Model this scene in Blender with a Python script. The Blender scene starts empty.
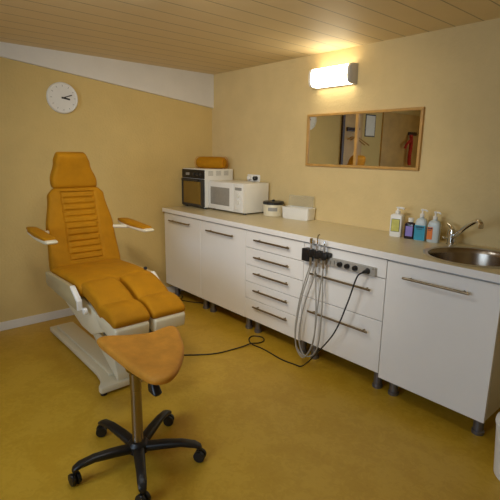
import bpy, bmesh, math, random
from mathutils import Vector, Matrix
random.seed(7)
scene = bpy.context.scene
COL = scene.collection
PI = math.pi

# ------------------------------------------------------------------ materials
def lin(c):
    c = c / 255.0
    return c / 12.92 if c <= 0.04045 else ((c + 0.055) / 1.055) ** 2.4
def rgb(r, g, b):
    return (lin(r), lin(g), lin(b), 1.0)

def mat(name, col, rough=0.5, metal=0.0, noise=0.0, nscale=8.0, bump=0.0, bscale=80.0, detail=4.0,
        emit=0.0, ecol=None, alpha=1.0, transmission=0.0, spec=0.5, coat=0.0):
    m = bpy.data.materials.new(name)
    m.use_nodes = True
    nt = m.node_tree
    b = nt.nodes['Principled BSDF']
    b.inputs['Base Color'].default_value = rgb(*col)
    b.inputs['Roughness'].default_value = rough
    b.inputs['Metallic'].default_value = metal
    b.inputs['Specular IOR Level'].default_value = spec
    b.inputs['Alpha'].default_value = alpha
    b.inputs['Transmission Weight'].default_value = transmission
    b.inputs['Coat Weight'].default_value = coat
    if emit:
        b.inputs['Emission Color'].default_value = rgb(*(ecol or col))
        b.inputs['Emission Strength'].default_value = emit
    tc = nt.nodes.new('ShaderNodeTexCoord')
    if noise:
        n = nt.nodes.new('ShaderNodeTexNoise')
        n.inputs['Scale'].default_value = nscale
        n.inputs['Detail'].default_value = detail
        n.inputs['Roughness'].default_value = 0.6
        nt.links.new(tc.outputs['Object'], n.inputs['Vector'])
        r = nt.nodes.new('ShaderNodeValToRGB')
        r.color_ramp.elements[0].position = 0.3
        r.color_ramp.elements[1].position = 0.7
        c = rgb(*col)
        r.color_ramp.elements[0].color = tuple(x * (1 - noise) for x in c[:3]) + (1,)
        r.color_ramp.elements[1].color = tuple(min(1, x * (1 + noise)) for x in c[:3]) + (1,)
        nt.links.new(n.outputs['Fac'], r.inputs['Fac'])
        nt.links.new(r.outputs['Color'], b.inputs['Base Color'])
    if bump:
        n2 = nt.nodes.new('ShaderNodeTexNoise')
        n2.inputs['Scale'].default_value = bscale
        n2.inputs['Detail'].default_value = 3
        nt.links.new(tc.outputs['Object'], n2.inputs['Vector'])
        bp = nt.nodes.new('ShaderNodeBump')
        bp.inputs['Strength'].default_value = bump
        bp.inputs['Distance'].default_value = 0.01
        nt.links.new(n2.outputs['Fac'], bp.inputs['Height'])
        nt.links.new(bp.outputs['Normal'], b.inputs['Normal'])
    return m

M = {}
M['wall_left'] = mat('plaster_ochre', (214, 187, 122), 0.85, noise=0.05, nscale=3, bump=0.25, bscale=60)
M['wall_right'] = mat('plaster_beige', (216, 192, 138), 0.85, noise=0.05, nscale=4, bump=0.3, bscale=50)
M['white_paint'] = mat('white_paint', (226, 222, 214), 0.55, noise=0.03, nscale=5)
M['cabinet'] = mat('cabinet_white', (238, 235, 231), 0.38, noise=0.015, nscale=3)
M['carcass'] = mat('carcass_white', (214, 210, 204), 0.5, noise=0.015, nscale=3)
M['worktop'] = mat('worktop_laminate', (208, 194, 156), 0.35, noise=0.05, nscale=35, detail=8)
M['steel'] = mat('brushed_steel', (196, 192, 186), 0.28, 1.0, noise=0.06, nscale=40)
M['handle'] = mat('handle_steel', (146, 132, 108), 0.36, 1.0, noise=0.05, nscale=30)
M['sinksteel'] = mat('sink_steel', (150, 138, 124), 0.24, 1.0, noise=0.05, nscale=20)
M['stripmetal'] = mat('strip_metal', (172, 168, 160), 0.42, 0.25, noise=0.05, nscale=30)
M['chrome'] = mat('chrome', (210, 208, 204), 0.1, 1.0, noise=0.02)
M['darkchrome'] = mat('dark_chrome', (150, 140, 130), 0.22, 1.0, noise=0.05, nscale=20)
M['leg'] = mat('leg_metal', (128, 130, 144), 0.35, 0.8, noise=0.06, nscale=25)
M['orange'] = mat('orange_fabric', (178, 121, 4), 0.75, noise=0.12, nscale=9, bump=0.25, bscale=260, spec=0.25)
M['orange_edge'] = mat('orange_piping', (196, 122, 14), 0.75, noise=0.08, nscale=12, spec=0.25)
M['stool'] = mat('stool_leather', (200, 138, 48), 0.6, noise=0.14, nscale=14, bump=0.15, bscale=200, spec=0.3)
M['cream'] = mat('cream_plastic', (222, 212, 184), 0.4, noise=0.03, nscale=6)
M['creamdark'] = mat('cream_paint', (180, 165, 126), 0.45, noise=0.04, nscale=6)
M['black'] = mat('black_plastic', (24, 23, 24), 0.4, noise=0.1, nscale=20)
M['darkgrey'] = mat('dark_grey_plastic', (52, 50, 48), 0.5, noise=0.08, nscale=20)
M['grey'] = mat('grey_plastic', (150, 148, 142), 0.45, noise=0.04, nscale=20)
M['hose'] = mat('grey_hose', (158, 154, 146), 0.5, noise=0.05, nscale=30)
M['white'] = mat('white_plastic', (236, 234, 228), 0.35, noise=0.02, nscale=8)
M['applwhite'] = mat('appliance_white', (232, 230, 222), 0.35, noise=0.02, nscale=8)
M['oak'] = mat('oak_frame', (190, 146, 78), 0.45, noise=0.14, nscale=14)
M['ovenglass'] = mat('oven_glass', (122, 94, 36), 0.12, noise=0.08, nscale=5, coat=0.4)
M['mwindow'] = mat('microwave_window', (150, 146, 138), 0.25, noise=0.06, nscale=40)
M['blue'] = mat('blue_liquid', (36, 136, 170), 0.25, noise=0.05, nscale=12)
M['clearbottle'] = mat('frosted_plastic', (196, 206, 206), 0.3, noise=0.04, nscale=12)
M['orange_label'] = mat('orange_label', (232, 122, 30), 0.5, noise=0.1, nscale=20)
M['blue_label'] = mat('blue_label', (44, 150, 178), 0.5, noise=0.1, nscale=20)
M['purple_label'] = mat('purple_label', (138, 122, 196), 0.5, noise=0.08, nscale=25)
M['yellow_label'] = mat('yellow_label', (196, 190, 92), 0.5, noise=0.18, nscale=30)
M['green_edge'] = mat('green_edge', (70, 88, 50), 0.5, noise=0.1, nscale=30)
M['darkbottle'] = mat('dark_bottle', (34, 24, 36), 0.2, noise=0.05, nscale=12)
M['ink'] = mat('label_ink', (30, 30, 60), 0.6, noise=0.05)
M['pinkcap'] = mat('pink_cap', (206, 132, 118), 0.5, noise=0.05)
M['red'] = mat('red_cloth', (178, 44, 26), 0.8, noise=0.1, nscale=20)
M['paper'] = mat('paper', (232, 230, 224), 0.7, noise=0.03, nscale=10)
M['brownwood'] = mat('door_wood', (196, 156, 84), 0.5, noise=0.12, nscale=6)
M['darkwood'] = mat('dark_wood', (72, 46, 26), 0.5, noise=0.12, nscale=12)
M['tick'] = mat('clock_print', (120, 118, 112), 0.6, noise=0.05)
M['lampcap'] = mat('lamp_cap', (176, 172, 168), 0.4, noise=0.03)
M['lamp'] = mat('lamp_diffuser', (255, 240, 200), 0.4, emit=8.0, ecol=(255, 243, 212))

M['opal'] = mat('opal_glass', (255, 246, 226), 0.4, emit=17.0, ecol=(238, 248, 255))
def mirror_mat():
    m = bpy.data.materials.new('mirror_glass'); m.use_nodes = True
    b = m.node_tree.nodes['Principled BSDF']
    b.inputs['Base Color'].default_value = (0.80, 0.80, 0.74, 1)
    b.inputs['Metallic'].default_value = 1.0
    b.inputs['Roughness'].default_value = 0.015
    return m
M['mirror'] = mirror_mat()

def clear_mat(name, tint, fac):
    m = bpy.data.materials.new(name); m.use_nodes = True
    nt = m.node_tree; nt.nodes.clear()
    o = nt.nodes.new('ShaderNodeOutputMaterial')
    t = nt.nodes.new('ShaderNodeBsdfTransparent'); t.inputs[0].default_value = tint
    g = nt.nodes.new('ShaderNodeBsdfPrincipled')
    g.inputs['Base Color'].default_value = (0.8, 0.8, 0.74, 1); g.inputs['Roughness'].default_value = 0.15
    x = nt.nodes.new('ShaderNodeMixShader'); x.inputs[0].default_value = fac
    nt.links.new(t.outputs[0], x.inputs[1]); nt.links.new(g.outputs[0], x.inputs[2])
    nt.links.new(x.outputs[0], o.inputs[0])
    return m
M['clear'] = clear_mat('clear_plastic', (0.95, 0.95, 0.92, 1), 0.13)
M['pane'] = clear_mat('window_glass', (0.97, 0.98, 1, 1), 0.06)

def floor_mat():
    m = bpy.data.materials.new('linoleum_ochre'); m.use_nodes = True
    nt = m.node_tree; b = nt.nodes['Principled BSDF']
    b.inputs['Roughness'].default_value = 0.42
    tc = nt.nodes.new('ShaderNodeTexCoord')
    n1 = nt.nodes.new('ShaderNodeTexNoise'); n1.inputs['Scale'].default_value = 5; n1.inputs['Detail'].default_value = 8; n1.inputs['Distortion'].default_value = 0.8
    n2 = nt.nodes.new('ShaderNodeTexNoise'); n2.inputs['Scale'].default_value = 28; n2.inputs['Detail'].default_value = 6; n2.inputs['Distortion'].default_value = 1.5
    for n in (n1, n2): nt.links.new(tc.outputs['Object'], n.inputs['Vector'])
    mx = nt.nodes.new('ShaderNodeMath'); mx.operation = 'ADD'
    s = nt.nodes.new('ShaderNodeMath'); s.operation = 'MULTIPLY'; s.inputs[1].default_value = 0.8
    nt.links.new(n2.outputs['Fac'], s.inputs[0])
    nt.links.new(n1.outputs['Fac'], mx.inputs[0]); nt.links.new(s.outputs[0], mx.inputs[1])
    r = nt.nodes.new('ShaderNodeValToRGB')
    r.color_ramp.elements[0].position = 0.62; r.color_ramp.elements[0].color = rgb(189, 147, 34)
    r.color_ramp.elements[1].position = 1.15 if False else 1.0; r.color_ramp.elements[1].color = rgb(201, 160, 48)
    e = r.color_ramp.elements.new(0.85); e.color = rgb(194, 153, 40)
    nt.links.new(mx.outputs[0], r.inputs['Fac']); nt.links.new(r.outputs['Color'], b.inputs['Base Color'])
    return m
M['floor'] = floor_mat()

def plank_mat(name, ca, cb, width, axis='Y', gap=0.03):
    """boards with narrow dark joints every `width` metres along an object axis"""
    m = bpy.data.materials.new(name); m.use_nodes = True
    nt = m.node_tree; b = nt.nodes['Principled BSDF']; b.inputs['Roughness'].default_value = 0.6
    tc = nt.nodes.new('ShaderNodeTexCoord'); sp = nt.nodes.new('ShaderNodeSeparateXYZ')
    nt.links.new(tc.outputs['Object'], sp.inputs[0])
    d = nt.nodes.new('ShaderNodeMath'); d.operation = 'DIVIDE'; d.inputs[1].default_value = width
    nt.links.new(sp.outputs[axis], d.inputs[0])
    f = nt.nodes.new('ShaderNodeMath'); f.operation = 'FRACT'; nt.links.new(d.outputs[0], f.inputs[0])
    g = nt.nodes.new('ShaderNodeMath'); g.operation = 'LESS_THAN'; g.inputs[1].default_value = gap
    nt.links.new(f.outputs[0], g.inputs[0])
    n = nt.nodes.new('ShaderNodeTexNoise'); n.inputs['Scale'].default_value = 6; n.inputs['Detail'].default_value = 5
    nt.links.new(tc.outputs['Object'], n.inputs['Vector'])
    r = nt.nodes.new('ShaderNodeValToRGB'); r.color_ramp.elements[0].color = rgb(*ca); r.color_ramp.elements[1].color = rgb(*cb)
    nt.links.new(n.outputs['Fac'], r.inputs['Fac'])
    mx = nt.nodes.new('ShaderNodeMix'); mx.data_type = 'RGBA'
    nt.links.new(g.outputs[0], mx.inputs['Factor']); nt.links.new(r.outputs['Color'], mx.inputs['A'])
    mx.inputs['B'].default_value = tuple(x * 0.55 for x in rgb(*ca)[:3]) + (1,)
    nt.links.new(mx.outputs['Result'], b.inputs['Base Color'])
    return m
M['ceiling'] = plank_mat('ceiling_boards', (222, 200, 154), (230, 208, 164), 0.16, 'X', 0.05)
M['beam'] = plank_mat('white_boards', (236, 234, 230), (240, 238, 234), 0.105, 'Z', 0.05)

# ------------------------------------------------------------------ mesh builder
class MB:
    def __init__(s): s.bm = bmesh.new()
    def add(s, t):
        me = bpy.data.meshes.new('tmp'); t.to_mesh(me); t.free()
        s.bm.from_mesh(me); bpy.data.meshes.remove(me); return s
    def raw(s, verts, faces, bev=0, seg=2):
        t = bmesh.new(); vs = [t.verts.new(v) for v in verts]
        for f in faces:
            try: t.faces.new([vs[i] for i in f])
            except ValueError: pass
        bmesh.ops.recalc_face_normals(t, faces=t.faces)
        if bev:
            bmesh.ops.bevel(t, geom=list(t.edges), offset=bev, segments=seg, affect='EDGES', profile=0.5)
        return s.add(t)
    def box(s, a, b, bev=0.0, seg=2, rot=None):
        t = bmesh.new()
        c = [(a[i] + b[i]) / 2 for i in range(3)]; d = [abs(b[i] - a[i]) for i in range(3)]
        bmesh.ops.create_cube(t, size=1)
        bmesh.ops.scale(t, vec=d, verts=t.verts)
        if bev: bmesh.ops.bevel(t, geom=list(t.edges), offset=min(bev, min(d) * .49), segments=seg, affect='EDGES', profile=0.5)
        if rot is not None: bmesh.ops.transform(t, matrix=rot, verts=t.verts)
        bmesh.ops.translate(t, vec=c, verts=t.verts)
        return s.add(t)
    def prism(s, poly, ext, bev=0.0, plane='XZ', seg=2):
        """poly 2D in plane, extruded along the third axis between ext[0], ext[1]"""
        def p3(u, v, w): return {'XZ': (u, w, v), 'XY': (u, v, w), 'YZ': (w, u, v)}[plane]
        n = len(poly)
        vs = [p3(u, v, ext[0]) for u, v in poly] + [p3(u, v, ext[1]) for u, v in poly]
        fs = [list(range(n)), list(range(n, 2 * n))] + [[i, (i + 1) % n, n + (i + 1) % n, n + i] for i in range(n)]
        return s.raw(vs, fs, bev, seg)
    def rings(s, R, cap=True):
        t = bmesh.new(); L = [[t.verts.new(p) for p in r] for r in R]; n = len(R[0])
        for a, b in zip(L, L[1:]):
            for i in range(n): t.faces.new([a[i], a[(i + 1) % n], b[(i + 1) % n], b[i]])
        if cap:
            t.faces.new(L[0]); t.faces.new(L[-1])
        bmesh.ops.recalc_face_normals(t, faces=t.faces)
        return s.add(t)
    def lathe(s, prof, c=(0, 0, 0), axis='Z', seg=32, cap=True):
        R = []
        for r, h in prof:
            ring = []
            for k in range(seg):
                a = 2 * PI * k / seg; x, y = r * math.cos(a), r * math.sin(a)
                p = {'Z': (x, y, h), 'X': (h, x, y), 'Y': (x, h, y)}[axis]
                ring.append((p[0] + c[0], p[1] + c[1], p[2] + c[2]))
            R.append(ring)
        return s.rings(R, cap)
    def tube(s, pts, r, seg=10, smooth=6, r1=None):
        P = catmull(pts, smooth) if smooth else [Vector(p) for p in pts]
        R = []; up = Vector((0.13, 0.31, 0.94)).normalized(); n = len(P)
        prev = None
        for i, p in enumerate(P):
            t = (P[min(i + 1, n - 1)] - P[max(i - 1, 0)]).normalized()
            u = (prev if prev is not None else up); u = u - t * u.dot(t)
            if u.length < 1e-4: u = t.orthogonal()
            u.normalize(); prev = u; w = t.cross(u)
            rr = r if r1 is None else r + (r1 - r) * i / (n - 1)
            R.append([p + (u * math.cos(2 * PI * k / seg) + w * math.sin(2 * PI * k / seg)) * rr for k in range(seg)])
        return s.rings(R)
    def build(s, name, m, parent=None, smooth=True, loc=None, ang=35):
        me = bpy.data.meshes.new(name); s.bm.to_mesh(me); s.bm.free()
        me.materials.append(m)
        if smooth:
            me.polygons.foreach_set('use_smooth', [True] * len(me.polygons))
            try: me.set_sharp_from_angle(angle=math.radians(ang))
            except Exception: pass
        o = bpy.data.objects.new(name, me); COL.objects.link(o)
        if parent is not None: o.parent = parent
        if loc is not None: o.location = loc
        return o

def catmull(pts, n):
    P = [Vector(p) for p in pts]
    if len(P) < 3:
        return [P[0].lerp(P[-1], i / max(1, n)) for i in range(n + 1)]
    Q = [P[0] * 2 - P[1]] + P + [P[-1] * 2 - P[-2]]; out = []
    for i in range(1, len(Q) - 2):
        a, b, c, d = Q[i - 1:i + 3]
        for k in range(n):
            t = k / n
            out.append(0.5 * ((2 * b) + (c - a) * t + (2 * a - 5 * b + 4 * c - d) * t * t + (3 * b - a - 3 * c + d) * t ** 3))
    out.append(P[-1]); return out

def tag(o, label, cat, group=None, kind=None):
    o['label'] = label; o['category'] = cat
    if group: o['group'] = group
    if kind: o['kind'] = kind
    return o
def thing(name, label, cat, loc=(0, 0, 0), rz=0, group=None):
    o = bpy.data.objects.new(name, None); COL.objects.link(o)
    o.location = loc; o.rotation_euler = (0, 0, rz); o.empty_display_size = 0.05
    return tag(o, label, cat, group)
def struct(o): o['kind'] = 'structure'; return o

# ------------------------------------------------------------------ the room
XR, YB, ZC = 4.7, -4.4, 2.14
struct(MB().box((-0.1, YB - .1, -0.08), (XR + .1, 0.1, 0)).build('floor', M['floor'], smooth=False))
struct(MB().box((-0.1, YB - .1, ZC + .0), (XR + .1, 0.1, ZC + .08)).build('ceiling', M['ceiling'], smooth=False))
struct(MB().box((-0.1, YB - .1, 0), (0, 0.1, ZC)).build('wall_left', M['wall_left'], smooth=False))
struct(MB().box((0, 0, 0), (XR, 0.1, ZC)).build('wall_right', M['wall_right'], smooth=False))
struct(MB().box((XR, YB - .1, 0), (XR + .1, 0.1, ZC)).build('wall_east', M['wall_right'], smooth=False))
# wall behind the camera, with the window opening
WX0, WX1, WZ0, WZ1 = 1.7, 3.2, 0.85, 1.95
w = MB()
w.box((0, YB - .1, 0), (WX0, YB, ZC)); w.box((WX1, YB - .1, 0), (XR, YB, ZC))
w.box((WX0, YB - .1, 0), (WX1, YB, WZ0)); w.box((WX0, YB - .1, WZ1), (WX1, YB, ZC))
struct(w.build('wall_rear', M['wall_right'], smooth=False))
f = MB()
for a, b in (((WX0, YB - .08, WZ0), (WX0 + .05, YB - .02, WZ1)), ((WX1 - .05, YB - .08, WZ0), (WX1, YB - .02, WZ1)),
             ((WX0, YB - .08, WZ0), (WX1, YB - .02, WZ0 + .05)), ((WX0, YB - .08, WZ1 - .05), (WX1, YB - .02, WZ1)),
             ((2.42, YB - .08, WZ0), (2.48, YB - .02, WZ1))):
    f.box(a, b, .004)
win = struct(f.build('window_1', M['white_paint'], smooth=False))
MB().box((WX0 + .05, YB - .055, WZ0 + .05), (WX1 - .05, YB - .05, WZ1 - .05)).build('window_pane', M['pane'], win, smooth=False)
# skirting on the left wall
struct(MB().box((0, YB, 0), (0.014, -0.02, 0.07), .004).build('baseboard_left', M['white_paint'], smooth=False))
# white sloping boxed beam under the ceiling
sl = 0.116
struct(MB().prism([(0, 1.826), (-2.69, 1.826 + sl * 2.69), (-2.69, ZC), (0, ZC)], (0, 0.03), 0.0, 'YZ').build('trim_1', M['white_paint'], smooth=False))

# things on the left wall that only the mirror shows
struct(MB().box((0, -2.56, 0), (0.02, -2.15, 2.0), .003).build('door_1', M['brownwood'], smooth=False))
struct(MB().box((0, -2.155, 0), (0.03, -2.11, 2.03), .003).build('trim_2', M['darkwood'], smooth=False))
struct(MB().box((0, -4.2, 0), (0.02, -3.05, 2.0), .003).build('door_2', M['brownwood'], smooth=False))
def coat_rack(y, label):
    t = thing('coat_rack', label, 'coat rack', (0.02, y, 1.72), 0, 'coat racks on the left wall doors')
    MB().box((0, -.12, -.025), (0.018, .12, .025), .004).build('rail', M['darkwood'], t)
    for k in (-.09, -.03, .03, .09):
        MB().tube([(0.018, k, 0), (0.05, k, -.005), (0.06, k, .02)], .005, 8).build('hook', M['darkwood'], t)
    return t
coat_rack(-2.32, 'dark coat rack with wooden hangers, seen on the left of the mirror')
coat_rack(-3.86, 'dark coat rack holding red clothing, seen at the right of the mirror')
def hanger(y, z, tilt, label):
    t = thing('clothes_hanger', label, 'hanger', (0.075, y, z), 0, 'clothes hangers on the coat racks'); t.rotation_euler = (0, 0, tilt)
    MB().tube([(-.0, 0, 0.035), (0, .02, .06), (0, .022, .085), (0, 0, .1), (0, -.02, .088)], .0025, 6).build('hook', M['steel'], t)
    MB().tube([(0, -.17, -.07), (0, -.07, 0), (0, 0, .035), (0, .07, 0), (0, .17, -.07)], .008, 8).build('bar', M['oak'], t)
hanger(-2.27, 1.585, 1.1, 'wooden clothes hanger on the nearer hook, reflected in the left mirror pane')
hanger(-2.36, 1.585, 0.8, 'wooden clothes hanger on the further hook, reflected in the left mirror pane')
g = MB()
g.tube([(0.08, -3.74, 1.70), (0.085, -3.75, 1.55), (0.08, -3.74, 1.36), (0.08, -3.76, 1.25)], .028, 10)
g.tube([(0.08, -3.73, 1.62), (0.09, -3.62, 1.56), (0.085, -3.58, 1.5)], .02, 10)
tag(g.build('red_garment', M['red']), 'narrow red garment hanging from a coat rack, reflected in the mirror', 'clothing')
t = thing('notice_sheet', 'white notice sheet on the left wall, reflected in the right mirror pane', 'notice', (0.0, -2.76, 1.79))
MB().box((0, -.12, -.15), (.004, .12, .15)).build('frame', M['darkgrey'], t, smooth=False)
MB().box((.004, -.105, -.135), (.006, .105, .135)).build('paper', M['paper'], t, smooth=False)

# ------------------------------------------------------------------ clock
t = thing('wall_clock', 'round white wall clock with dark hands below the sloping beam', 'clock', (0, -1.463, 1.797))
MB().lathe([(.114, 0), (.118, .004), (.118, .026), (.114, .034), (.108, .036), (.104, .030)], (0, 0, 0), 'X', 56).build('rim', M['white'], t)
MB().lathe([(.1045, .0), (.1045, .0305)], (0, 0, 0), 'X', 48).build('face', M['paper'], t, smooth=False)
for k in range(12):
    a = k * PI / 6; Rm = Matrix.Rotation(-a, 4, 'X')
    c = Vector((0, math.sin(a), math.cos(a))) * .090
    MB().box((.0305, c.y - .0015, c.z - .006), (.0315, c.y + .0015, c.z + .006), 0, 1, Rm).build('hour_mark', M['tick'], t, smooth=False)
def hand(name, deg, L, wd, xo):
    a = math.radians(deg); R = Matrix.Rotation(-a, 4, 'X'); d = Vector((0, math.sin(a), math.cos(a))) * (L / 2 - .012)
    MB().box((xo, d.y - wd / 2, d.z - L / 2), (xo + .002, d.y + wd / 2, d.z + L / 2), 0, 1, R).build(name, M['black'], t, smooth=False)
hand('hour_hand', 100, .065, .012, .032); hand('minute_hand', 70, .085, .007, .0345)
MB().lathe([(.006, .03), (.006, .038)], (0, 0, 0), 'X', 16).build('hub', M['black'], t)

# ------------------------------------------------------------------ wall lamp
t = thing('wall_lamp', 'lit white box wall lamp with grey end caps above the mirror', 'lamp', (1.55, 0, 1.955))
def lampsec(x, k=1.0):
    pts = []
    for i in range(20):
        a = -PI / 2 + PI * i / 19
        c, s_ = math.cos(a), math.sin(a)
        pts.append((x, -.018 - .082 * k * (abs(c) ** .45), .066 * k * math.copysign(abs(s_) ** .6, s_)))
    return pts
MB().rings([lampsec(-.165), lampsec(.168)]).build('diffuser', M['lamp'], t)
MB().rings([lampsec(.169, 1.03), lampsec(.187, 1.03), lampsec(.19, .97)]).build('end_cap', M['lampcap'], t)
MB().rings([lampsec(-.190, .97), lampsec(-.185, 1.03), lampsec(-.166, 1.03)]).build('end_cap', M['white'], t)
MB().box((-.188, -.018, -.07), (.188, 0, .07), .004).build('back_plate', M['lampcap'], t)

# unseen flush ceiling lamp, added to brighten the middle of the room
t = thing('fill_ceiling_lamp', 'round white ceiling lamp added out of view as fill light over the treatment chair', 'lamp', (1.83, -1.82, ZC))
MB().lathe([(.20, 0), (.205, -.004), (.205, -.022), (.195, -.026)], seg=48).build('lamp_base', M['white'], t)
MB().lathe([(.192, -.024), (.185, -.045), (.15, -.062), (.08, -.072), (.004, -.075)], seg=48).build('lamp_shade', M['opal'], t)

# added, unseen spotlight standing in for camera flash, aimed at the far corner
SPOT, AIM = Vector((2.6, -2.4, 2.03)), Vector((.9, -.4, 1.1))
t = thing('flash_fill_spotlight', 'white swivelling spotlight added out of view as a stand-in for camera flash, aimed at the corner', 'lamp', (2.6, -2.4, ZC))
MB().lathe([(.05, 0), (.052, -.004), (.052, -.02), (.046, -.024)], seg=28).tube([(0, 0, -.02), (0, 0, -.10)], .008, 10, smooth=1).build('spot_base', M['white'], t)
sd = (AIM - SPOT).normalized(); sR = sd.to_track_quat('Z', 'Y').to_matrix().to_4x4()
hb = MB().lathe([(.02, -.10), (.032, -.095), (.036, -.08), (.042, .0), (.040, .0), (.034, -.07), (.0, -.075)], seg=28, cap=False)
bmesh.ops.transform(hb.bm, matrix=Matrix.Translation((0, 0, -.11)) @ sR, verts=hb.bm.verts)
hb.build('spot_head', M['white'], t)
sl_ = bpy.data.lights.new('flash_fill', 'SPOT'); sl_.color = (1.0, .91, .76); sl_.energy = 92; sl_.spot_size = math.radians(90); sl_.spot_blend = 1.0; sl_.shadow_soft_size = .14
so_ = bpy.data.objects.new('flash_fill', sl_); COL.objects.link(so_); so_.location = SPOT + sd * .06; so_.rotation_euler = sd.to_track_quat('-Z', 'Y').to_euler()

# ------------------------------------------------------------------ mirror
t = thing('wall_mirror', 'wide two pane wall mirror in a thin oak frame below the lamp', 'mirror', (1.781, 0, 1.5015))
hw, hh, fw = .4865, .1975, .018
fr = MB()
fr.box((-hw, -.024, hh - fw), (hw, 0, hh), .003); fr.box((-hw, -.024, -hh), (hw, 0, -hh + fw), .003)
fr.box((-hw, -.024, -hh + fw), (-hw + fw, 0, hh - fw), .003); fr.box((hw - fw, -.024, -hh + fw), (hw, 0, hh - fw), .003)
fr.build('frame', M['oak'], t, smooth=False)
MB().box((-.022, -.024, -hh + fw), (0.0, 0, hh - fw), .002).build('centre_bar', M['oak'], t, smooth=False)
MB().box((-hw + fw, -.012, -hh + fw), (-.022, -.003, hh - fw)).build('mirror_pane', M['mirror'], t, smooth=False)
MB().box((0, -.012, -hh + fw), (hw - fw, -.003, hh - fw)).build('mirror_pane', M['mirror'], t, smooth=False)

# ------------------------------------------------------------------ base cabinets
D0, WT, TH = -0.615, 0.877, 0.036
FY0, FY1 = -0.596, -0.578
X0 = 0.040
TOP = WT - TH
def bar_handle(x0, x1, z, parent):
    b = MB()
    b.tube([(x0, FY0 - .030, z), (x1, FY0 - .030, z)], .0065, 12, smooth=1)
    for x in (x0 + .035, x1 - .035):
        b.tube([(x, FY0 + .001, z), (x, FY0 - .030, z)], .005, 10, smooth=1)
    return b.build('handle', M['handle'], parent)
def front(name, x0, x1, z0, z1, parent):
    return MB().box((x0 + .002, FY0, z0 + .002), (x1 - .002, FY1, z1 - .002), .0022).build(name, M['cabinet'], parent, smooth=False)
GB = 'white base cabinets under the worktop'
CX = [.040, .640, 1.240, 1.832, 2.450]; CW = [.6, .6, .592, .618, .6]
def cabinet(i, label, zb):
    x0 = CX[i]; cw = CW[i]
    t = thing('base_cabinet', label, 'cabinet', (x0, 0, 0), 0, GB)
    b = MB(); zc = zb + .012
    b.box((.001, -.576, zc), (.017, -.02, TOP - .0008)); b.box((cw - .017, -.576, zc), (cw - .001, -.02, TOP - .0008))
    b.box((.017, -.576, zc), (cw - .017, -.02, zc + .016)); b.box((.017, -.03, zc + .016), (cw - .017, -.02, TOP - .0008)); b.box((.017, -.575, TOP - .02), (cw - .017, -.568 if i == 4 else -.03, TOP - .0008))
    b.build('carcass', M['carcass'], t, smooth=False)
    for lx in (.055, cw - .055):
        for ly in (-.50, -.09):
            MB().lathe([(.030, 0), (.031, .004), (.031, .018), (.0255, .022), (.0255, zc - .012), (.034, zc - .01), (.034, zc)], (lx, ly, 0), 'Z', 20).build('leg', M['leg'], t)
    return t
zf = 0.832
c1 = cabinet(0, 'white cabinet below the oven, leftmost of the row, single door', .130)
d = front('door', 0, .6, .130, zf, c1); bar_handle(.125, .465, .772, d)
c2 = cabinet(1, 'white cabinet below the microwave, single door with bar handle', .130)
d = front('door', 0, .6, .130, zf, c2); bar_handle(.12, .475, .762, d)
c3 = cabinet(2, 'white cabinet with five narrow drawers, middle of the row', .132)
zs = [.832, .700, .566, .434, .300, .132]; hz = [.773, .643, .519, .387, .257]
for k in range(5):
    d = front('drawer', 0, .592, zs[k + 1], zs[k], c3); bar_handle(.124, .48, hz[k], d)
c4 = cabinet(3, 'white cabinet with two deep drawers behind the metal control strip', .142)
front('top_panel', 0, .618, .720, zf, c4)
d = front('drawer', 0, .618, .465, .720, c4); bar_handle(.080, .540, .641, d)
d = front('drawer', 0, .618, .142, .465, c4); bar_handle(.080, .540, .383, d)
c5 = cabinet(4, 'white cabinet below the sink with one large door, rightmost of the row', .118)
d = front('door', 0, .6, .118, zf - .004, c5); bar_handle(.115, .466, .758, d)

# worktop with a round hole for the sink
SC = Vector((2.795, -.322)); SR = .240
WX_0, WX_1 = 0.040, 3.32
wm = MB(); tb = bmesh.new()
N = 64; xa, xb = SC.x - .27, SC.x + .27
ya, yb = D0, -0.002
def sq(ang):
    c, s_ = math.cos(ang), math.sin(ang)
    hx0, hx1, hy0, hy1 = xa - SC.x, xb - SC.x, ya - SC.y, yb - SC.y
    k = min((hx1 / c if c > 1e-9 else 1e9), (hx0 / c if c < -1e-9 else 1e9), (hy1 / s_ if s_ > 1e-9 else 1e9), (hy0 / s_ if s_ < -1e-9 else 1e9))
    return SC.x + c * k, SC.y + s_ * k
angs = sorted([2 * PI * k / N for k in range(N)] + [math.atan2(y - SC.y, x - SC.x) % (2 * PI) for x in (xa, xb) for y in (ya, yb)])
n = len(angs)
ro, ri, so, si = [], [], [], []
for a in angs:
    q = sq(a); h = (SC.x + SR * math.cos(a), SC.y + SR * math.sin(a))
    ro.append(tb.verts.new((q[0], q[1], WT))); ri.append(tb.verts.new((h[0], h[1], WT)))
    so.append(tb.verts.new((q[0], q[1], TOP))); si.append(tb.verts.new((h[0], h[1], TOP)))
for k in range(n):
    j = (k + 1) % n
    tb.faces.new([ro[k], ro[j], ri[j], ri[k]]); tb.faces.new([so[k], si[k], si[j], so[j]])
    tb.faces.new([ri[k], ri[j], si[j], si[k]])
    p, q = ro[k].co, ro[j].co
    if abs(p.y - q.y) < 1e-6: tb.faces.new([ro[j], ro[k], so[k], so[j]])
wm.add(tb)
def slab(a, b, endl, endr):
    vs = [(a, ya, WT), (b, ya, WT), (b, yb, WT), (a, yb, WT), (a, ya, TOP), (b, ya, TOP), (b, yb, TOP), (a, yb, TOP)]
    fs = [(0, 1, 2, 3), (7, 6, 5, 4), (0, 4, 5, 1), (2, 6, 7, 3)]
    if endl: fs.append((0, 3, 7, 4))
    if endr: fs.append((1, 5, 6, 2))
    t = bmesh.new(); v = [t.verts.new(p) for p in vs]
    for f_ in fs: t.faces.new([v[i] for i in f_])
    wm.add(t)
slab(WX_0, xa, True, False); slab(xb, WX_1, False, True)
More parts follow.
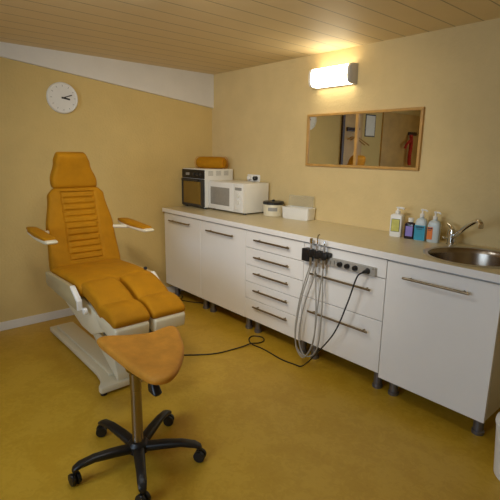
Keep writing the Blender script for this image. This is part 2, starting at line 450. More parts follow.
bmesh.ops.remove_doubles(wm.bm, verts=wm.bm.verts, dist=1e-5)
bmesh.ops.recalc_face_normals(wm.bm, faces=wm.bm.faces)
wt = thing('worktop', 'long pale laminate worktop running over all the base cabinets', 'worktop', (0, 0, 0))
wm.build('slab', M['worktop'], wt, smooth=False)
MB().box((WX_0, D0 - .002, TOP - .001), (WX_1, D0, WT + .0005), .0008).build('edge_band', M['cabinet'], wt, smooth=False)

# ------------------------------------------------------------------ sink and tap
t = thing('sink', 'round stainless steel sink set into the right end of the worktop', 'sink', (SC.x, SC.y, WT))
MB().lathe([(.254, 0.0005), (.255, .003), (.248, .0055), (.236, .005), (.229, .001), (.229, -.004), (.2315, -.002), (.2315, 0.0005)], seg=64, cap=False).build('rim', M['steel'], t)
MB().lathe([(.2305, .001), (.224, -.006), (.218, -.03), (.212, -.11), (.196, -.14), (.15, -.152), (.05, -.158), (.03, -.158)], seg=64, cap=False).build('bowl', M['sinksteel'], t)
MB().lathe([(.0, -.159), (.045, -.158), (.045, -.152), (.036, -.151), (.03, -.156), (.0, -.157)], seg=32, cap=False).build('drain', M['chrome'], t)

t = thing('mixer_tap', 'chrome single lever mixer tap behind the round sink', 'tap', (2.572, -.105, WT))
MB().lathe([(.030, 0), (.030, .006), (.024, .01), (.0235, .055), (.027, .058), (.028, .085), (.024, .093), (.0, .098)], seg=28).build('body', M['chrome'], t)
lv = MB()
lv.tube([(-.0, .0, .088), (-.016, .012, .104), (-.046, .032, .118)], .014, 12, r1=.008)
lv.build('lever', M['chrome'], t)
MB().tube([(.008, -.006, .05), (.045, -.04, .072), (.12, -.105, .135), (.185, -.155, .178), (.212, -.175, .184), (.226, -.187, .174)], .0125, 14).lathe([(.013, .150), (.0145, .152), (.0145, .174), (.011, .178)], (.228, -.189, 0), 'Z', 18).build('spout', M['chrome'], t)
MB().tube([(-.01, 0, .032), (-.05, .012, .034)], .006, 10, smooth=1).lathe([(.009, -.062), (.009, -.048)], (0, .014, .034), 'X', 14).build('side_valve', M['chrome'], t)

# ------------------------------------------------------------------ bottles
def rrect_ring(hx, hy, z, c=(0, 0), e=.35, n=32):
    r = []
    for k in range(n):
        a = 2 * PI * k / n; ca, sa = math.cos(a), math.sin(a)
        r.append((c[0] + hx * math.copysign(abs(ca) ** e, ca), c[1] + hy * math.copysign(abs(sa) ** e, sa), z))
    return r
def bottle_body(hx, hy, h, sh, nr, e=.45):
    """body with a shoulder that narrows from height sh to the neck at height h"""
    R = [rrect_ring(hx * .9, hy * .9, 0, e=e), rrect_ring(hx, hy, .006, e=e), rrect_ring(hx, hy, sh, e=e)]
    for k in range(1, 6):
        q = k / 5; s_ = math.sin(q * PI / 2)
        fx = hx + (nr - hx) * (1 - math.cos(q * PI / 2)); fy = hy + (nr - hy) * (1 - math.cos(q * PI / 2))
        R.append(rrect_ring(fx, fy, sh + (h - sh) * s_ * .8, e=e + (1 - e) * q))
    R.append(rrect_ring(nr, nr, h, e=1.0))
    return MB().rings(R)
def pump(t, z, m, dirx=-1):
    MB().lathe([(.013, z), (.014, z + .002), (.014, z + .016), (.010, z + .020), (.005, z + .022), (.005, z + .036), (.010, z + .038), (.011, z + .046), (.006, z + .049)], seg=20).tube([(0, 0, z + .043), (dirx * .022, -.01, z + .043), (dirx * .034, -.014, z + .036)], .005, 8).build('pump', m, t)
def label_plate(t, hx, y, z0, z1, m, name='label'):
    return MB().box((-hx, y - .0012, z0), (hx, y + .002, z1), .0005).build(name, m, t, smooth=False)
def marks(p, rows, y):
    b = MB()
    for (x0, x1, z, h) in rows:
        x = x0
        while x < x1:
            wd = random.uniform(.003, .006); b.box((x, y - .0006, z), (min(x + wd, x1), y + .0006, z + h)); x += wd + .0012
    b.build('print', M['ink'], p, smooth=False)
GBo = 'bottles on the worktop beside the sink'
BR = math.radians(12)
t = thing('soap_bottle', 'white bottle with a yellow green label, leftmost of the bottle row', 'bottle', (2.213, -.125, WT), BR, GBo)
bottle_body(.039, .03, .152, .138, .014, .3).build('body', M['white'], t)
p = label_plate(t, .028, -.030, .034, .118, M['green_edge'], 'label')
label_plate(p, .025, -.0315, .037, .115, M['yellow_label'], 'label_face')
MB().lathe([(.015, .15), (.016, .153), (.016, .168), (.008, .172), (.006, .184), (.012, .187), (.012, .194)], seg=20).tube([(0, 0, .188), (.03, -.004, .188), (.042, -.006, .182)], .007, 8).build('pump', M['white'], t)
t = thing('dark_bottle', 'small dark bottle with a lilac label and white cap', 'bottle', (2.310, -.125, WT), BR, GBo)
bottle_body(.033, .026, .108, .09, .013, .4).build('body', M['darkbottle'], t)
label_plate(t, .022, -.0262, .018, .082, M['purple_label'])
MB().lathe([(.0165, .108), (.0175, .110), (.0175, .130), (.014, .134)], seg=20).build('cap', M['white'], t)
t = thing('disinfectant_bottle', 'clear pump bottle with blue contents, third of the bottle row', 'bottle', (2.384, -.130, WT), BR, GBo)
bottle_body(.034, .026, .150, .108, .013, .5).build('body', M['clearbottle'], t)
p = label_plate(t, .0325, -.026, .004, .098, M['blue_label']); marks(p, [(-.026, .024, .082, .009), (-.02, .015, .072, .004)], -.0275)
pump(t, .150, M['white'], 1)
t = thing('lotion_bottle', 'clear pump bottle with an orange label, nearest to the tap', 'bottle', (2.462, -.115, WT), BR, GBo)
bottle_body(.036, .028, .142, .108, .014, .5).build('body', M['clearbottle'], t)
MB().box((-.033, -.0295, .018), (-.001, -.026, .094), .0005).build('label', M['orange_label'], t, smooth=False)
p = t.children[-1]; marks(p, [(-.031, -.004, .082, .009), (-.029, -.008, .073, .004)], -.0298)
pump(t, .142, M['white'], 1)

# ------------------------------------------------------------------ oven, bolster, microwave
OX0, OX1, OY0, OY1, OZ = .010, .380, -.372, -.03, WT
OH = .368
t = thing('mini_oven', 'mini oven with brown glass door and black control panel in the corner', 'oven', (OX0, OY0, OZ))
ow, od = OX1 - OX0, OY1 - OY0
MB().box((0, .012, .014), (ow, od, OH), .006).build('case', M['applwhite'], t)
MB().box((.006, -.002, .280), (ow - .004, .013, OH - .008), .003).build('control_panel', M['black'], t)
for x in (.215, .27, .325):
    MB().lathe([(.014, -.016), (.016, -.003)], (x, 0, .318), 'Y', 18).build('knob', M['darkgrey'], t)
MB().box((.075, -.0035, .306), (.135, -.001, .330), .001).build('display', M['grey'], t, smooth=False)
dr = MB()
dr.box((.004, -.008, .020), (.03, .012, .275), .002); dr.box((ow - .045, -.008, .020), (ow - .004, .012, .275), .002)
dr.box((.03, -.008, .020), (ow - .045, .012, .040), .002); dr.box((.03, -.008, .250), (ow - .045, .012, .275), .002)
dd = dr.build('door', M['darkgrey'], t, smooth=False)
MB().box((.03, -.004, .04), (ow - .045, .010, .250)).build('door_glass', M['ovenglass'], dd, smooth=False)
MB().tube([(.04, -.03, .264), (ow - .055, -.03, .264)], .006, 10, smooth=1).tube([(.06, -.03, .264), (.06, -.006, .264)], .005, 8, smooth=1).tube([(ow - .075, -.03, .264), (ow - .075, -.006, .264)], .005, 8, smooth=1).build('door_handle', M['darkgrey'], dd)
for k in range(3):
    v = MB()
    for j in range(5):
        v.box((ow - .001, .05 + k * .09, .31 + j * .009), (ow + .0012, .05 + k * .09 + .055, .314 + j * .009))
    v.build('vent', M['grey'], t, smooth=False)
for x, y in ((.03, .03), (ow - .03, .03), (.03, od - .03), (ow - .03, od - .03)):
    MB().lathe([(.014, 0), (.012, .015)], (x, y, 0), 'Z', 14).build('foot', M['black'], t)

# bolster cushion lying across the oven
a0, a1 = Vector((.09, -.25, 0)), Vector((.39, -.12, 0)); L = (a1 - a0).length
t = thing('bolster_cushion', 'orange brown roll cushion lying on top of the mini oven', 'cushion', (*((a0 + a1) / 2).xy, OZ + OH + .0015), math.atan2(a1.y - a0.y, a1.x - a0.x))
prof = []
for k in range(25):
    q = -1 + 2 * k / 24
    prof.append((max(.004, .056 * (1 - abs(q) ** 9) ** .5), q * L / 2))
MB().lathe(prof, (0, 0, .054), 'X', 32).build('cover', M['orange'], t)
for sx in (-1, 1):
    MB().lathe([(.0535, -.003), (.0565, 0), (.0535, .003)], (sx * L * .46, 0, .054), 'X', 32, cap=False).build('piping', M['orange_edge'], t)

MX0, MX1, MY0, MY1, MH = .386, .885, -.322, -.03, .266
t = thing('microwave', 'white microwave with grey window standing right of the mini oven', 'microwave', (MX0, MY0, WT))
mw, md = MX1 - MX0, MY1 - MY0
MB().box((0, .014, .012), (mw, md, MH), .006).build('case', M['applwhite'], t)
d = MB().box((.002, -.004, .016), (mw * .735, .016, MH - .004), .005).build('door', M['white'], t)
MB().box((.035, -.0065, .058), (mw * .735 - .055, -.002, MH - .05), .006).build('window', M['mwindow'], d)
pnl = MB().box((mw * .742, -.004, .016), (mw - .002, .016, MH - .004), .005).build('control_panel', M['white'], t)
MB().box((mw * .78, -.0055, .205), (mw - .022, -.003, .230), .001).build('display', M['grey'], pnl, smooth=False)
MB().lathe([(.018, -.018), (.021, -.004)], (mw * .87, 0, .165), 'Y', 24).build('knob', M['applwhite'], pnl)
MB().lathe([(.018, -.018), (.021, -.004)], (mw * .87, 0, .108), 'Y', 24).build('knob', M['applwhite'], pnl)
MB().box((mw * .79, -.007, .034), (mw - .025, -.003, .062), .002).build('open_button', M['applwhite'], pnl)
for x, y in ((.03, .04), (mw - .03, .04), (.03, md - .03), (mw - .03, md - .03)):
    MB().lathe([(.014, 0), (.012, .013)], (x, y, 0), 'Z', 14).build('foot', M['black'], t)

# wall socket behind the microwave
t = thing('wall_socket', 'white wall socket with plugs just above the microwave', 'socket', (.655, 0, 1.172))
MB().box((-.085, -.012, -.032), (.085, 0, .032), .006).build('plate', M['white'], t)
MB().lathe([(.019, -.012), (.019, -.04), (.013, -.045)], (-.04, 0, 0), 'Y', 20).build('plug', M['white'], t)
MB().lathe([(.019, -.012), (.019, -.045), (.011, -.052)], (.045, 0, 0), 'Y', 20).build('plug', M['black'], t)

# canister and steriliser tray
t = thing('canister', 'round cream canister with a dark lid right of the microwave', 'canister', (1.030, -.110, WT))
MB().lathe([(.079, 0), (.083, .004), (.085, .095), (.083, .1)], seg=40).build('pot', M['cream'], t)
MB().lathe([(.088, .098), (.090, .1), (.090, .116), (.086, .121), (.06, .123), (.012, .122), (.012, .134), (.006, .137)], seg=40).build('lid', M['black'], t)
b = MB(); R1 = [];
rows = []
for zz in (.045, .075):
    rows.append([(.0855 * math.cos(a), .0855 * math.sin(a), zz) for a in [math.radians(-75 + 6 * k) for k in range(10)]])
b.raw(rows[0] + rows[1], [(k, k + 1, 10 + k + 1, 10 + k) for k in range(9)])
b.build('label', M['grey'], t)
t = thing('steriliser_tray', 'white plastic tray with its clear lid standing open against the wall', 'tray', (1.300, -.085, WT), math.radians(8))
b = MB()
b.rings([rrect_ring(.118, .054, 0, e=.2), rrect_ring(.125, .058, .006, e=.2), rrect_ring(.130, .062, .088, e=.2), rrect_ring(.134, .066, .090, e=.2), rrect_ring(.134, .066, .096, e=.2), rrect_ring(.124, .056, .096, e=.2), rrect_ring(.120, .053, .012, e=.2)])
b.build('tub', M['white'], t)
b = MB()
zz = .098
b.rings([[(x, .038 + y * .25 + (z - .098) * .02, z) for (x, y, z) in rrect_ring(.118, .05, zz + dz, e=.2)] for dz in (0, .01, .085, .09)])
b.build('lid', M['clear'], t)
hb = MB()
hb.tube([(-.115, .025, .185), (.115, .025, .185)], .003, 8, smooth=1); hb.tube([(-.115, .025, .185), (-.118, .025, .1)], .003, 8, smooth=1); hb.tube([(.115, .025, .185), (.118, .025, .1)], .003, 8, smooth=1)
hb.build('lid_rim', M['clear'], t)

# ------------------------------------------------------------------ control strip, instrument holder, handpieces, cords
SY = FY0 - .0015
t = thing('control_strip', 'brushed metal control strip with black knobs fixed across the fourth cabinet', 'control panel', (1.945, SY, .722))
sw = .445
MB().box((0, -.022, 0), (sw, 0, .052), .003).build('housing', M['stripmetal'], t, smooth=False)
for x in (.205, .258, .315):
    MB().lathe([(.013, -.042), (.0155, -.034), (.0155, -.022)], (x, 0, .027), 'Y', 22).build('knob', M['black'], t)
for x in (.125, .155, .178):
    MB().box((x, -.030, .014), (x + .007, -.022, .040), .001).build('switch', M['grey'], t, smooth=False)
MB().lathe([(.016, -.026), (.018, -.022)], (.398, 0, .026), 'Y', 22).build('socket', M['darkgrey'], t)
for x in (.012, sw - .012):
    MB().lathe([(.004, -.024), (.005, -.022)], (x, 0, .045), 'Y', 12).build('screw', M['chrome'], t)

t = thing('instrument_holder', 'black clip holder for three handpieces at the left end of the metal strip', 'holder', (1.965, SY - .0, .765))
b = MB()
b.box((-.105, -.055, -.042), (-.045, 0, .04), .006)
b.box((-.05, -.066, .002), (.105, -.056, .040), .004)
b.box((-.05, -.05, .004), (.105, -.020, .042), .006)
b.box((-.05, -.026, .012), (.105, 0, .034), .004)
b.build('bracket', M['black'], t)
HX = (-.028, .022, .078)
for x in HX:
    MB().lathe([(.0145, -.006), (.0165, 0), (.0165, .042), (.0145, .044), (.012, .044), (.012, -.006)], (x, -.052, 0), 'Z', 20, cap=False).build('clip', M['black'], t)
def handpiece(k, tip, label):
    hx = 1.965 + HX[k]; hy = SY - .050
    t = thing('handpiece', label, 'instrument', (hx, hy, .765), 0, 'handpieces in the black holder')
    body = MB().lathe([(.007, -.06), (.009, -.05), (.010, -.02), (.0095, .03), (.008, .06), (.006, .085)], seg=18)
    body.build('grip', M['steel'], t)
    if tip == 'bent': MB().tube([(0, 0, .08), (0, 0, .12), (.004, -.002, .14), (.018, -.006, .148)], .0045, 10).build('tip', M['chrome'], t)
    elif tip == 'wide': MB().lathe([(.006, .08), (.011, .09), (.011, .112), (.006, .116)], seg=16).build('tip', M['chrome'], t)
    else: MB().lathe([(.006, .08), (.0055, .105), (.002, .118)], seg=14).build('tip', M['chrome'], t)
    x0 = 1.95 + HX[k]
    zb = .765
    def q(*pts): return [(X - hx, Y - hy, Z - zb) for X, Y, Z in pts]
    ho = hx, hy
    paths = [
        [(0, 0, -.055)] + q((1.915, -.66, .62), (1.872, -.665, .456), (1.846, -.668, .25), (1.862, -.668, .135), (1.915, -.668, .085), (1.965, -.662, .11), (2.00, -.655, .22), (2.004, -.652, .42), (1.985, -.645, .60), (1.966, -.632, .72)),
        [(0, 0, -.055)] + q((1.965, -.655, .60), (1.915, -.66, .45), (1.885, -.668, .27), (1.895, -.672, .155), (1.945, -.676, .095), (2.01, -.668, .12), (2.045, -.658, .22), (2.052, -.652, .45), (2.042, -.645, .60), (2.025, -.632, .72)),
        [(0, 0, -.055)] + q((2.036, -.657, .60), (2.022, -.659, .45), (2.012, -.664, .27), (1.99, -.676, .15), (1.935, -.682, .078), (1.875, -.682, .13), (1.862, -.678, .26), (1.892, -.674, .46), (1.925, -.662, .60), (1.942, -.634, .72)),
    ]
    MB().tube(paths[k], .0043, 8, 8).build('hose', M['hose'], t)
handpiece(0, 'wide', 'steel handpiece with a blunt head, leftmost in the black holder')
handpiece(1, 'bent', 'tallest steel handpiece with a bent tip, middle of the black holder')
handpiece(2, 'thin', 'steel handpiece with a thin pointed tip, rightmost in the black holder')

t = thing('power_cord', 'black power cord looping from the metal strip down onto the floor', 'cord', (0, 0, 0))
px, pz = 1.945 + .398, .748
MB().lathe([(.012, 0), (.013, -.012), (.009, -.035), (.005, -.045)], (px, SY - .026, pz), 'Y', 18).build('plug', M['black'], t)
cr = .0046
MB().tube([(px, SY - .066, pz), (px - .02, SY - .095, pz - .03), (2.28, SY - .105, .56), (2.20, SY - .105, .35), (2.075, SY - .105, .17), (1.985, -.70, .06), (1.93, -.69, .014), (1.866, -.69, cr), (1.761, -.705, cr), (1.566, -.69, cr), (1.446, -.698, cr), (1.363, -.656, cr), (1.34, -.594, cr), (1.40, -.555, cr), (1.455, -.585, cr), (1.468, -.645, cr + .003), (1.452, -.72, cr + .0115), (1.436, -.806, cr + .002), (1.40, -1.007, cr), (1.286, -1.184, cr), (1.18, -1.30, cr), (1.12, -1.42, cr), (1.10, -1.50, cr)], cr, 8, 8).build('cable', M['black'], t)
cb = MB()
cb.tube([(.62, -.12, cr), (.52, -.38, cr), (.40, -.50, cr), (.28, -.56, cr), (.20, -.585, cr), (.15, -.55, cr), (.17, -.50, cr + .004), (.23, -.53, cr + .012), (.27, -.60, cr + .012), (.20, -.65, cr), (.10, -.60, cr)], cr, 8, 8)
tag(cb.build('floor_cable', M['black']), 'black cable coiled on the floor under the leftmost cabinet', 'cord')

# ------------------------------------------------------------------ white bin at the right frame edge
t = thing('waste_bin', 'white waste bin on the floor right of the sink cabinet', 'bin', (3.276, -.69, 0))
MB().lathe([(.118, 0), (.124, .006), (.140, .24), (.1415, .264), (.1345, .264), (.119, .012)], seg=40).build('bucket', M['white'], t)
MB().lathe([(.143, .244), (.145, .25), (.143, .262), (.12, .278), (.05, .285), (.0, .286)], seg=40, cap=False).build('lid', M['white'], t)

# ------------------------------------------------------------------ treatment chair (local x forward, y to the sitter's left)
CH = thing('treatment_chair', 'orange upholstered reclining treatment chair with split leg rests on a cream base', 'chair', (1.0, -1.64, 0))
def sgn(c, e): return math.copysign(abs(c) ** e, c)
def cushion(path, width, thick, rows=40, seg=56, yc=0.0, ew=.3, et=.55, endp=8, groove=None, yoff=None):
    """pillow along a path in the x-z plane; width(v), thick(v) half sizes, N side is the top"""
    P = catmull([(p[0], 0, p[1]) for p in path], 24); n = len(P)
    cum = [0]
    for i in range(1, n): cum.append(cum[-1] + (P[i] - P[i - 1]).length)
    Lt = cum[-1]
    def at(v):
        s_ = v * Lt
        for i in range(1, n):
            if cum[i] >= s_ - 1e-9:
                k = (s_ - cum[i - 1]) / max(1e-9, cum[i] - cum[i - 1]); return P[i - 1].lerp(P[i], k), (P[i] - P[i - 1]).normalized()
        return P[-1], (P[-1] - P[-2]).normalized()
    R = []
    for r in range(rows + 1):
        v = r / rows
        v = .5 - .5 * math.cos(PI * v) if groove is None else (.5 - .5 * math.cos(PI * v)) * .35 + v * .65
        p, tg = at(min(1, max(0, v)))
        nn = Vector((-tg.z, 0, tg.x))
        q = abs(2 * v - 1)
        e_w = max(.02, (1 - q ** (endp * 2.2)) ** .5) if True else 1
        e_t = max(.02, (1 - q ** endp) ** .5)
        wv, tv = width(v) * (.80 + .20 * e_w) if q < .999 else width(v) * .8, thick(v) * e_t
        ring = []
        y0 = yc + (yoff(v) if yoff else 0)
        for k in range(seg):
            a = 2 * PI * k / seg
            cu, sv = math.cos(a), math.sin(a)
            y = wv * cu; h = tv * math.copysign(max(0.0, 1 - abs(cu) ** (2 / ew)) ** (et / 2), sv)
            if groove and sv > 0: h += groove(v, y)
            ring.append(p + nn * h + Vector((0, y0 + y, 0)))
        R.append(ring)
    return MB().rings(R)
def interp(tab):
    def f(v):
        for (a, x), (b, y) in zip(tab, tab[1:]):
            if v <= b: 
                k = (v - a) / (b - a); k = k * k * (3 - 2 * k); return x + (y - x) * k
        return tab[-1][1]
    return f
# backrest: front face through (-.235,.645) to (-.355,1.13); channels stitched down the middle
def gr(v, y):
    if abs(y) > .105 or v < .12 or v > .94: 
        if .12 <= v <= .94 and abs(abs(y) - .112) < .007: return -.008
        return 0
    ph = ((v - .12) / .82 * 11) % 1.0
    d = min(ph, 1 - ph)
    return -.012 * max(0, 1 - d / .20)
def back_path(off):
    return [(-.225 - off, .60 - off * .24), (-.262 - off, .75 - off * .24), (-.305 - off, .93 - off * .24), (-.360 - off, 1.158 - off * .24)]
# a path going up has its left normal facing backwards, so run it from the top down
bk = cushion(list(reversed(back_path(.045))), interp([(0, .160), (.10, .190), (.5, .228), (1, .245)]), lambda v: .045, rows=190, seg=150, groove=lambda v, y: gr(1 - v, y), ew=.22, et=.4, endp=14, yc=.018)
bk.build('backrest', M['orange'], CH, ang=60)
cushion([(-.388, 1.12), (-.335, .90), (-.285, .62)], interp([(0, .14), (.2, .175), (1, .228)]), lambda v: .014, rows=24, ew=.2, et=.4, yc=.018).build('back_shell', M['creamdark'], CH)
hd = cushion([(-.362, 1.385), (-.392, 1.27), (-.408, 1.142)], interp([(0, .096), (.3, .117), (.8, .153), (1, .153)]), lambda v: .046, rows=40, seg=72, ew=.25, et=.45, endp=10, yc=.018, yoff=lambda v: -.026 * (1 - v))
hr = hd.build('headrest', M['orange'], CH, ang=60)
MB().tube([(-.425, -.05, 1.0), (-.432, -.05, 1.2)], .009, 10, smooth=1).tube([(-.425, .05, 1.0), (-.432, .05, 1.2)], .009, 10, smooth=1).build('headrest_post', M['chrome'], hr)
# seat
cushion([(.265, .600), (.10, .606), (-.08, .600), (-.27, .590)][::-1], lambda v: .236, lambda v: .055, rows=40, seg=72, ew=.22, et=.5, endp=12).build('seat', M['orange'], CH, ang=60)
# seat frame and side panels
MB().prism([(-.22, .53), (.22, .552), (.36, .515), (.50, .478), (.50, .418), (.32, .345), (.16, .352), (-.14, .45)], (-.205, .205), .012).build('seat_frame', M['cream'], CH)
for s_ in (-1, 1):
    p = MB().prism([(-.245, .618), (-.215, .625), (.215, .632), (.232, .625), (.318, .565), (.318, .512), (.29, .500), (-.225, .530), (-.245, .55)], (s_ * .246, s_ * .270), .006).build('side_panel', M['creamdark'], CH)
    MB().prism([(.217, .634), (.234, .627), (.322, .567), (.322, .510), (.306, .506), (.306, .556), (.222, .617)], (s_ * .244, s_ * .274), .003).build('trim_edge', M['white'], p)
MB().lathe([(.012, -.225), (.019, -.228), (.021, -.236), (.019, -.246), (.010, -.250)], (.335, 0, .505), 'Y', 22).build('knob', M['white'], CH)
MB().lathe([(.010, 0), (.012, .004), (.010, .014), (.005, .017)], (.21, .215, .652), 'Z', 18).build('release_knob', M['black'], CH)
# leg rests: thigh pad, foot pad, shell
for s_ in (-1, 1):
    shell = MB().prism([(.42, .500), (.47, .440), (.65, .408), (.676, .414), (.686, .490), (.66, .507), (.5, .535)], (s_ * .015, s_ * .215), .014, seg=3)
    sh = shell.build('leg_rest', M['cream'], CH)
    cushion([(.235, .612), (.33, .602), (.44, .566), (.525, .520)], lambda v: .104, lambda v: .050, rows=36, seg=56, yc=s_ * .113, ew=.28, et=.5, endp=12, yoff=lambda v: s_ * .004 * (1 - v)).build('thigh_pad', M['orange'], sh, ang=60)
    cushion([(.470, .538), (.54, .545), (.615, .535), (.680, .508)], lambda v: .106, interp([(0, .040), (.5, .044), (1, .030)]), rows=36, seg=56, yc=s_ * .113, ew=.28, et=.55, endp=8).build('foot_pad', M['orange'], sh, ang=60)
MB().box((.36, -.20, .385), (.62, .19, .405), .006).build('leg_support', M['steel'], CH)
# armrests
for s_ in (-1, 1):
    y = s_ * .325 + .012
    armp = interp([(0, .012), (.25, .030), (.6, .037), (1, .035)])
    arm = cushion([(x_ - (.035 if s_ > 0 else 0), z_) for x_, z_ in ((-.39, .882), (-.25, .875), (-.08, .870), (.10, .872))], armp, interp([(0, .006), (.2, .011), (1, .014)]), rows=36, seg=40, yc=y, ew=.4, et=.5, endp=14).build('armrest', M['cream'], CH, ang=60)
    cushion([(x_ - (.035 if s_ > 0 else 0), z_) for x_, z_ in ((-.387, .895), (-.25, .893), (-.08, .887), (.072, .886))], armp, interp([(0, .012), (.3, .022), (1, .013)]), rows=36, seg=40, yc=y, ew=.45, et=.6, endp=10).build('arm_pad', M['orange'], arm, ang=60)
    MB().tube([(-.33, s_ * .21 + .012, .862), (-.28, s_ * .26 + .012, .864), (-.22, s_ * .315 + .012, .866)], .014, 12).build('arm_bracket', M['cream'], arm)
# lift column and foot
col = MB().prism([(.41, .056), (.395, .075), (.03, .27), (-.04, .40), (-.04, .50), (.16, .50), (.20, .36), (.28, .26), (.40, .07)], (-.10, .03), .006)
MB().prism([(.412, .056), (-.02, .285), (-.06, .48), (.20, .48), (.34, .30), (.425, .10), (.425, .056)], (-.105, .045), .010).build('lift_column', M['cream'], CH)
fv = [(-.70, -.145), (-.30, -.143), (.20, -.148), (.31, -.163), (.37, -.190), (.405, -.215), (.442, -.215), (.442, .058), (.36, .04), (.28, .03), (-.30, .03), (-.70, .035)]
MB().prism(fv, (.018, .058), .008, 'XY').build('foot_plate', M['cream'], CH)
MB().prism([(-.66, -.105), (.25, -.108), (.34, -.12), (.34, .02), (-.66, .01)], (.056, .075), .008, 'XY').build('foot_cover', M['cream'], CH)
for x, y in ((.415, -.19), (.415, .035), (-.66, -.11), (-.66, .01)):
    MB().lathe([(.018, 0), (.018, .012), (.012, .02)], (x, y, 0), 'Z', 16).build('rubber_foot', M['black'], CH)

# ------------------------------------------------------------------ saddle stool
SX, SYY = 2.055, -1.935
ST = thing('saddle_stool', 'tan saddle stool on a dark chrome column with black castor base', 'stool', (SX, SYY, 0))
out = [(-0.285, -0.052), (-0.291, -0.004), (-0.241, 0.087), (-0.2, 0.186), (-0.209, 0.277), (-0.195, 0.318), (-0.142, 0.315), (-0.005, 0.255), (0.081, 0.206), (0.18, 0.127), (0.234, 0.068), (0.258, 0.023), (0.25, -0.018), (0.218, -0.042), (0.148, -0.05), (0.078, -0.055), (-0.043, -0.057), (-0.163, -0.06), (-0.24, -0.061)]
cl = [Vector((x, y, 0)) for x, y in out]
m_ = len(cl); dense = []
for i in range(m_):
    a, b, c, d = cl[i - 1], cl[i], cl[(i + 1) % m_], cl[(i + 2) % m_]
    for k in range(6):
        u = k / 6
        dense.append(0.5 * ((2 * b) + (c - a) * u + (2 * a - 5 * b + 4 * c - d) * u * u + (3 * b - a - 3 * c + d) * u ** 3))
cen = Vector((-.03, .07, 0))
def zseat(p):
    return .498 + .10 * (p.x + .02) ** 2 + .10 * (p.y - .08) ** 2
rg = []
for sc, dz in ((.05, -.030), (.5, -.030), (.90, -.026), (.965, -.018), (1.0, -.004), (.995, .006), (.97, .013), (.92, .017), (.75, .018), (.5, .016), (.25, .014), (.03, .013)):
    ring = []
    for p in dense:
        q = cen + (p - cen) * sc; ring.append((q.x, q.y, zseat(q) + dz))
    rg.append(ring)
MB().rings(rg).build('seat', M['stool'], ST, ang=70)
MB().lathe([(.030, .06), (.030, .09), (.0245, .10), (.0245, .36), (.026, .362), (.026, .44), (.04, .455), (.045, .478)], seg=28).build('column', M['darkchrome'], ST)
MB().box((-.05, -.03, .462), (.07, .10, .482), .006).build('seat_bracket', M['black'], ST)
lv = MB().tube([(.05, .03, .468), (.085, .03, .455), (.10, .03, .43)], .006, 10)
lv.rings([rrect_ring(.016, .012, .432, (.102, .03), .6), rrect_ring(.028, .020, .412, (.112, .03), .6), rrect_ring(.034, .022, .390, (.122, .03), .6), rrect_ring(.022, .014, .378, (.124, .03), .6)])
lv.build('lever', M['black'], ST)
base = MB().lathe([(.040, .045), (.048, .05), (.048, .085), (.036, .1), (.026, .102)], seg=28).build('base_hub', M['black'], ST)
a_first = math.atan2(-1.993 - SYY, 1.786 - SX)
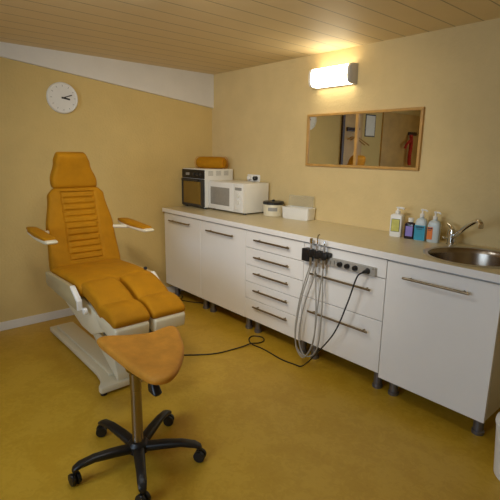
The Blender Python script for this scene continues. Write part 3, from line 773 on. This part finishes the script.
for k in range(5):
    a = a_first - 2 * PI * k / 5; u = Vector((math.cos(a), math.sin(a), 0)); v = Vector((-u.y, u.x, 0))
    R = []
    for r_, z_, w_, h_ in ((.03, .068, .026, .018), (.12, .082, .024, .017), (.20, .090, .021, .014), (.262, .084, .020, .012), (.288, .072, .016, .010), (.294, .066, .008, .006)):
        R.append([u * r_ + v * (w_ * sgn(math.cos(q), .6)) + Vector((0, 0, z_ + h_ * sgn(math.sin(q), .6))) for q in [2 * PI * j / 16 for j in range(16)]])
    lg = MB().rings(R).build('leg', M['black'], ST)
    ca = a + .9 + k; cu = Vector((math.cos(ca), math.sin(ca), 0)); cv = Vector((-cu.y, cu.x, 0))
    cc = u * .285 + Vector((0, 0, .0265))
    cs = MB()
    for sgn_ in (-1, 1):
        R = []
        for rr, o_ in ((.010, 0), (.0255, .001), (.0265, .004), (.0265, .013), (.0255, .016), (.010, .017)):
            R.append([cc + cv * (sgn_ * (.004 + o_)) + cu * (rr * math.cos(q)) + Vector((0, 0, rr * math.sin(q))) for q in [2 * PI * j / 22 for j in range(22)]])
        cs.rings(R)
    cs.tube([cc + Vector((0, 0, .0)), cc + Vector((0, 0, .05))], .006, 8, smooth=1)
    cs.build('castor', M['black'], lg)

# ------------------------------------------------------------------ light, world, camera
def area(name, loc, rot, sx, sy, power, col):
    l = bpy.data.lights.new(name, 'AREA'); l.shape = 'RECTANGLE'; l.size = sx; l.size_y = sy; l.energy = power; l.color = col
    o = bpy.data.objects.new(name, l); COL.objects.link(o); o.location = loc; o.rotation_euler = rot; return o
area('window_daylight', ((WX0 + WX1) / 2, YB - .16, (WZ0 + WZ1) / 2), (math.radians(90), 0, 0), WX1 - WX0, WZ1 - WZ0, 48, (0.62, 0.80, 1.0))
wd = bpy.data.worlds.new('World'); scene.world = wd; wd.use_nodes = True
wd.node_tree.nodes['Background'].inputs[0].default_value = (0.62, 0.74, 1.0, 1); wd.node_tree.nodes['Background'].inputs[1].default_value = 0.25

cam = bpy.data.cameras.new('Camera'); co = bpy.data.objects.new('Camera', cam); COL.objects.link(co)
yaw, pit, rol, f = math.radians(138.7637), math.radians(12.4507), math.radians(0.8894), 442.786
d = Vector((math.cos(yaw) * math.cos(pit), math.sin(yaw) * math.cos(pit), -math.sin(pit)))
r = Vector((math.sin(yaw), -math.cos(yaw), 0)); u = r.cross(d)
r2 = math.cos(rol) * r + math.sin(rol) * u; u2 = -math.sin(rol) * r + math.cos(rol) * u
co.matrix_world = Matrix(((r2.x, u2.x, -d.x, 3.7437), (r2.y, u2.y, -d.y, -2.7464), (r2.z, u2.z, -d.z, 1.4034), (0, 0, 0, 1)))
cam.sensor_width = 36; cam.sensor_fit = 'HORIZONTAL'; cam.lens = f / 500 * 36; cam.clip_start = 0.05
scene.camera = co
scene.view_settings.view_transform = 'Standard'; scene.view_settings.look = 'None'
scene.view_settings.gamma = 1; scene.view_settings.exposure = 0.04; scene.view_settings.use_curve_mapping = False
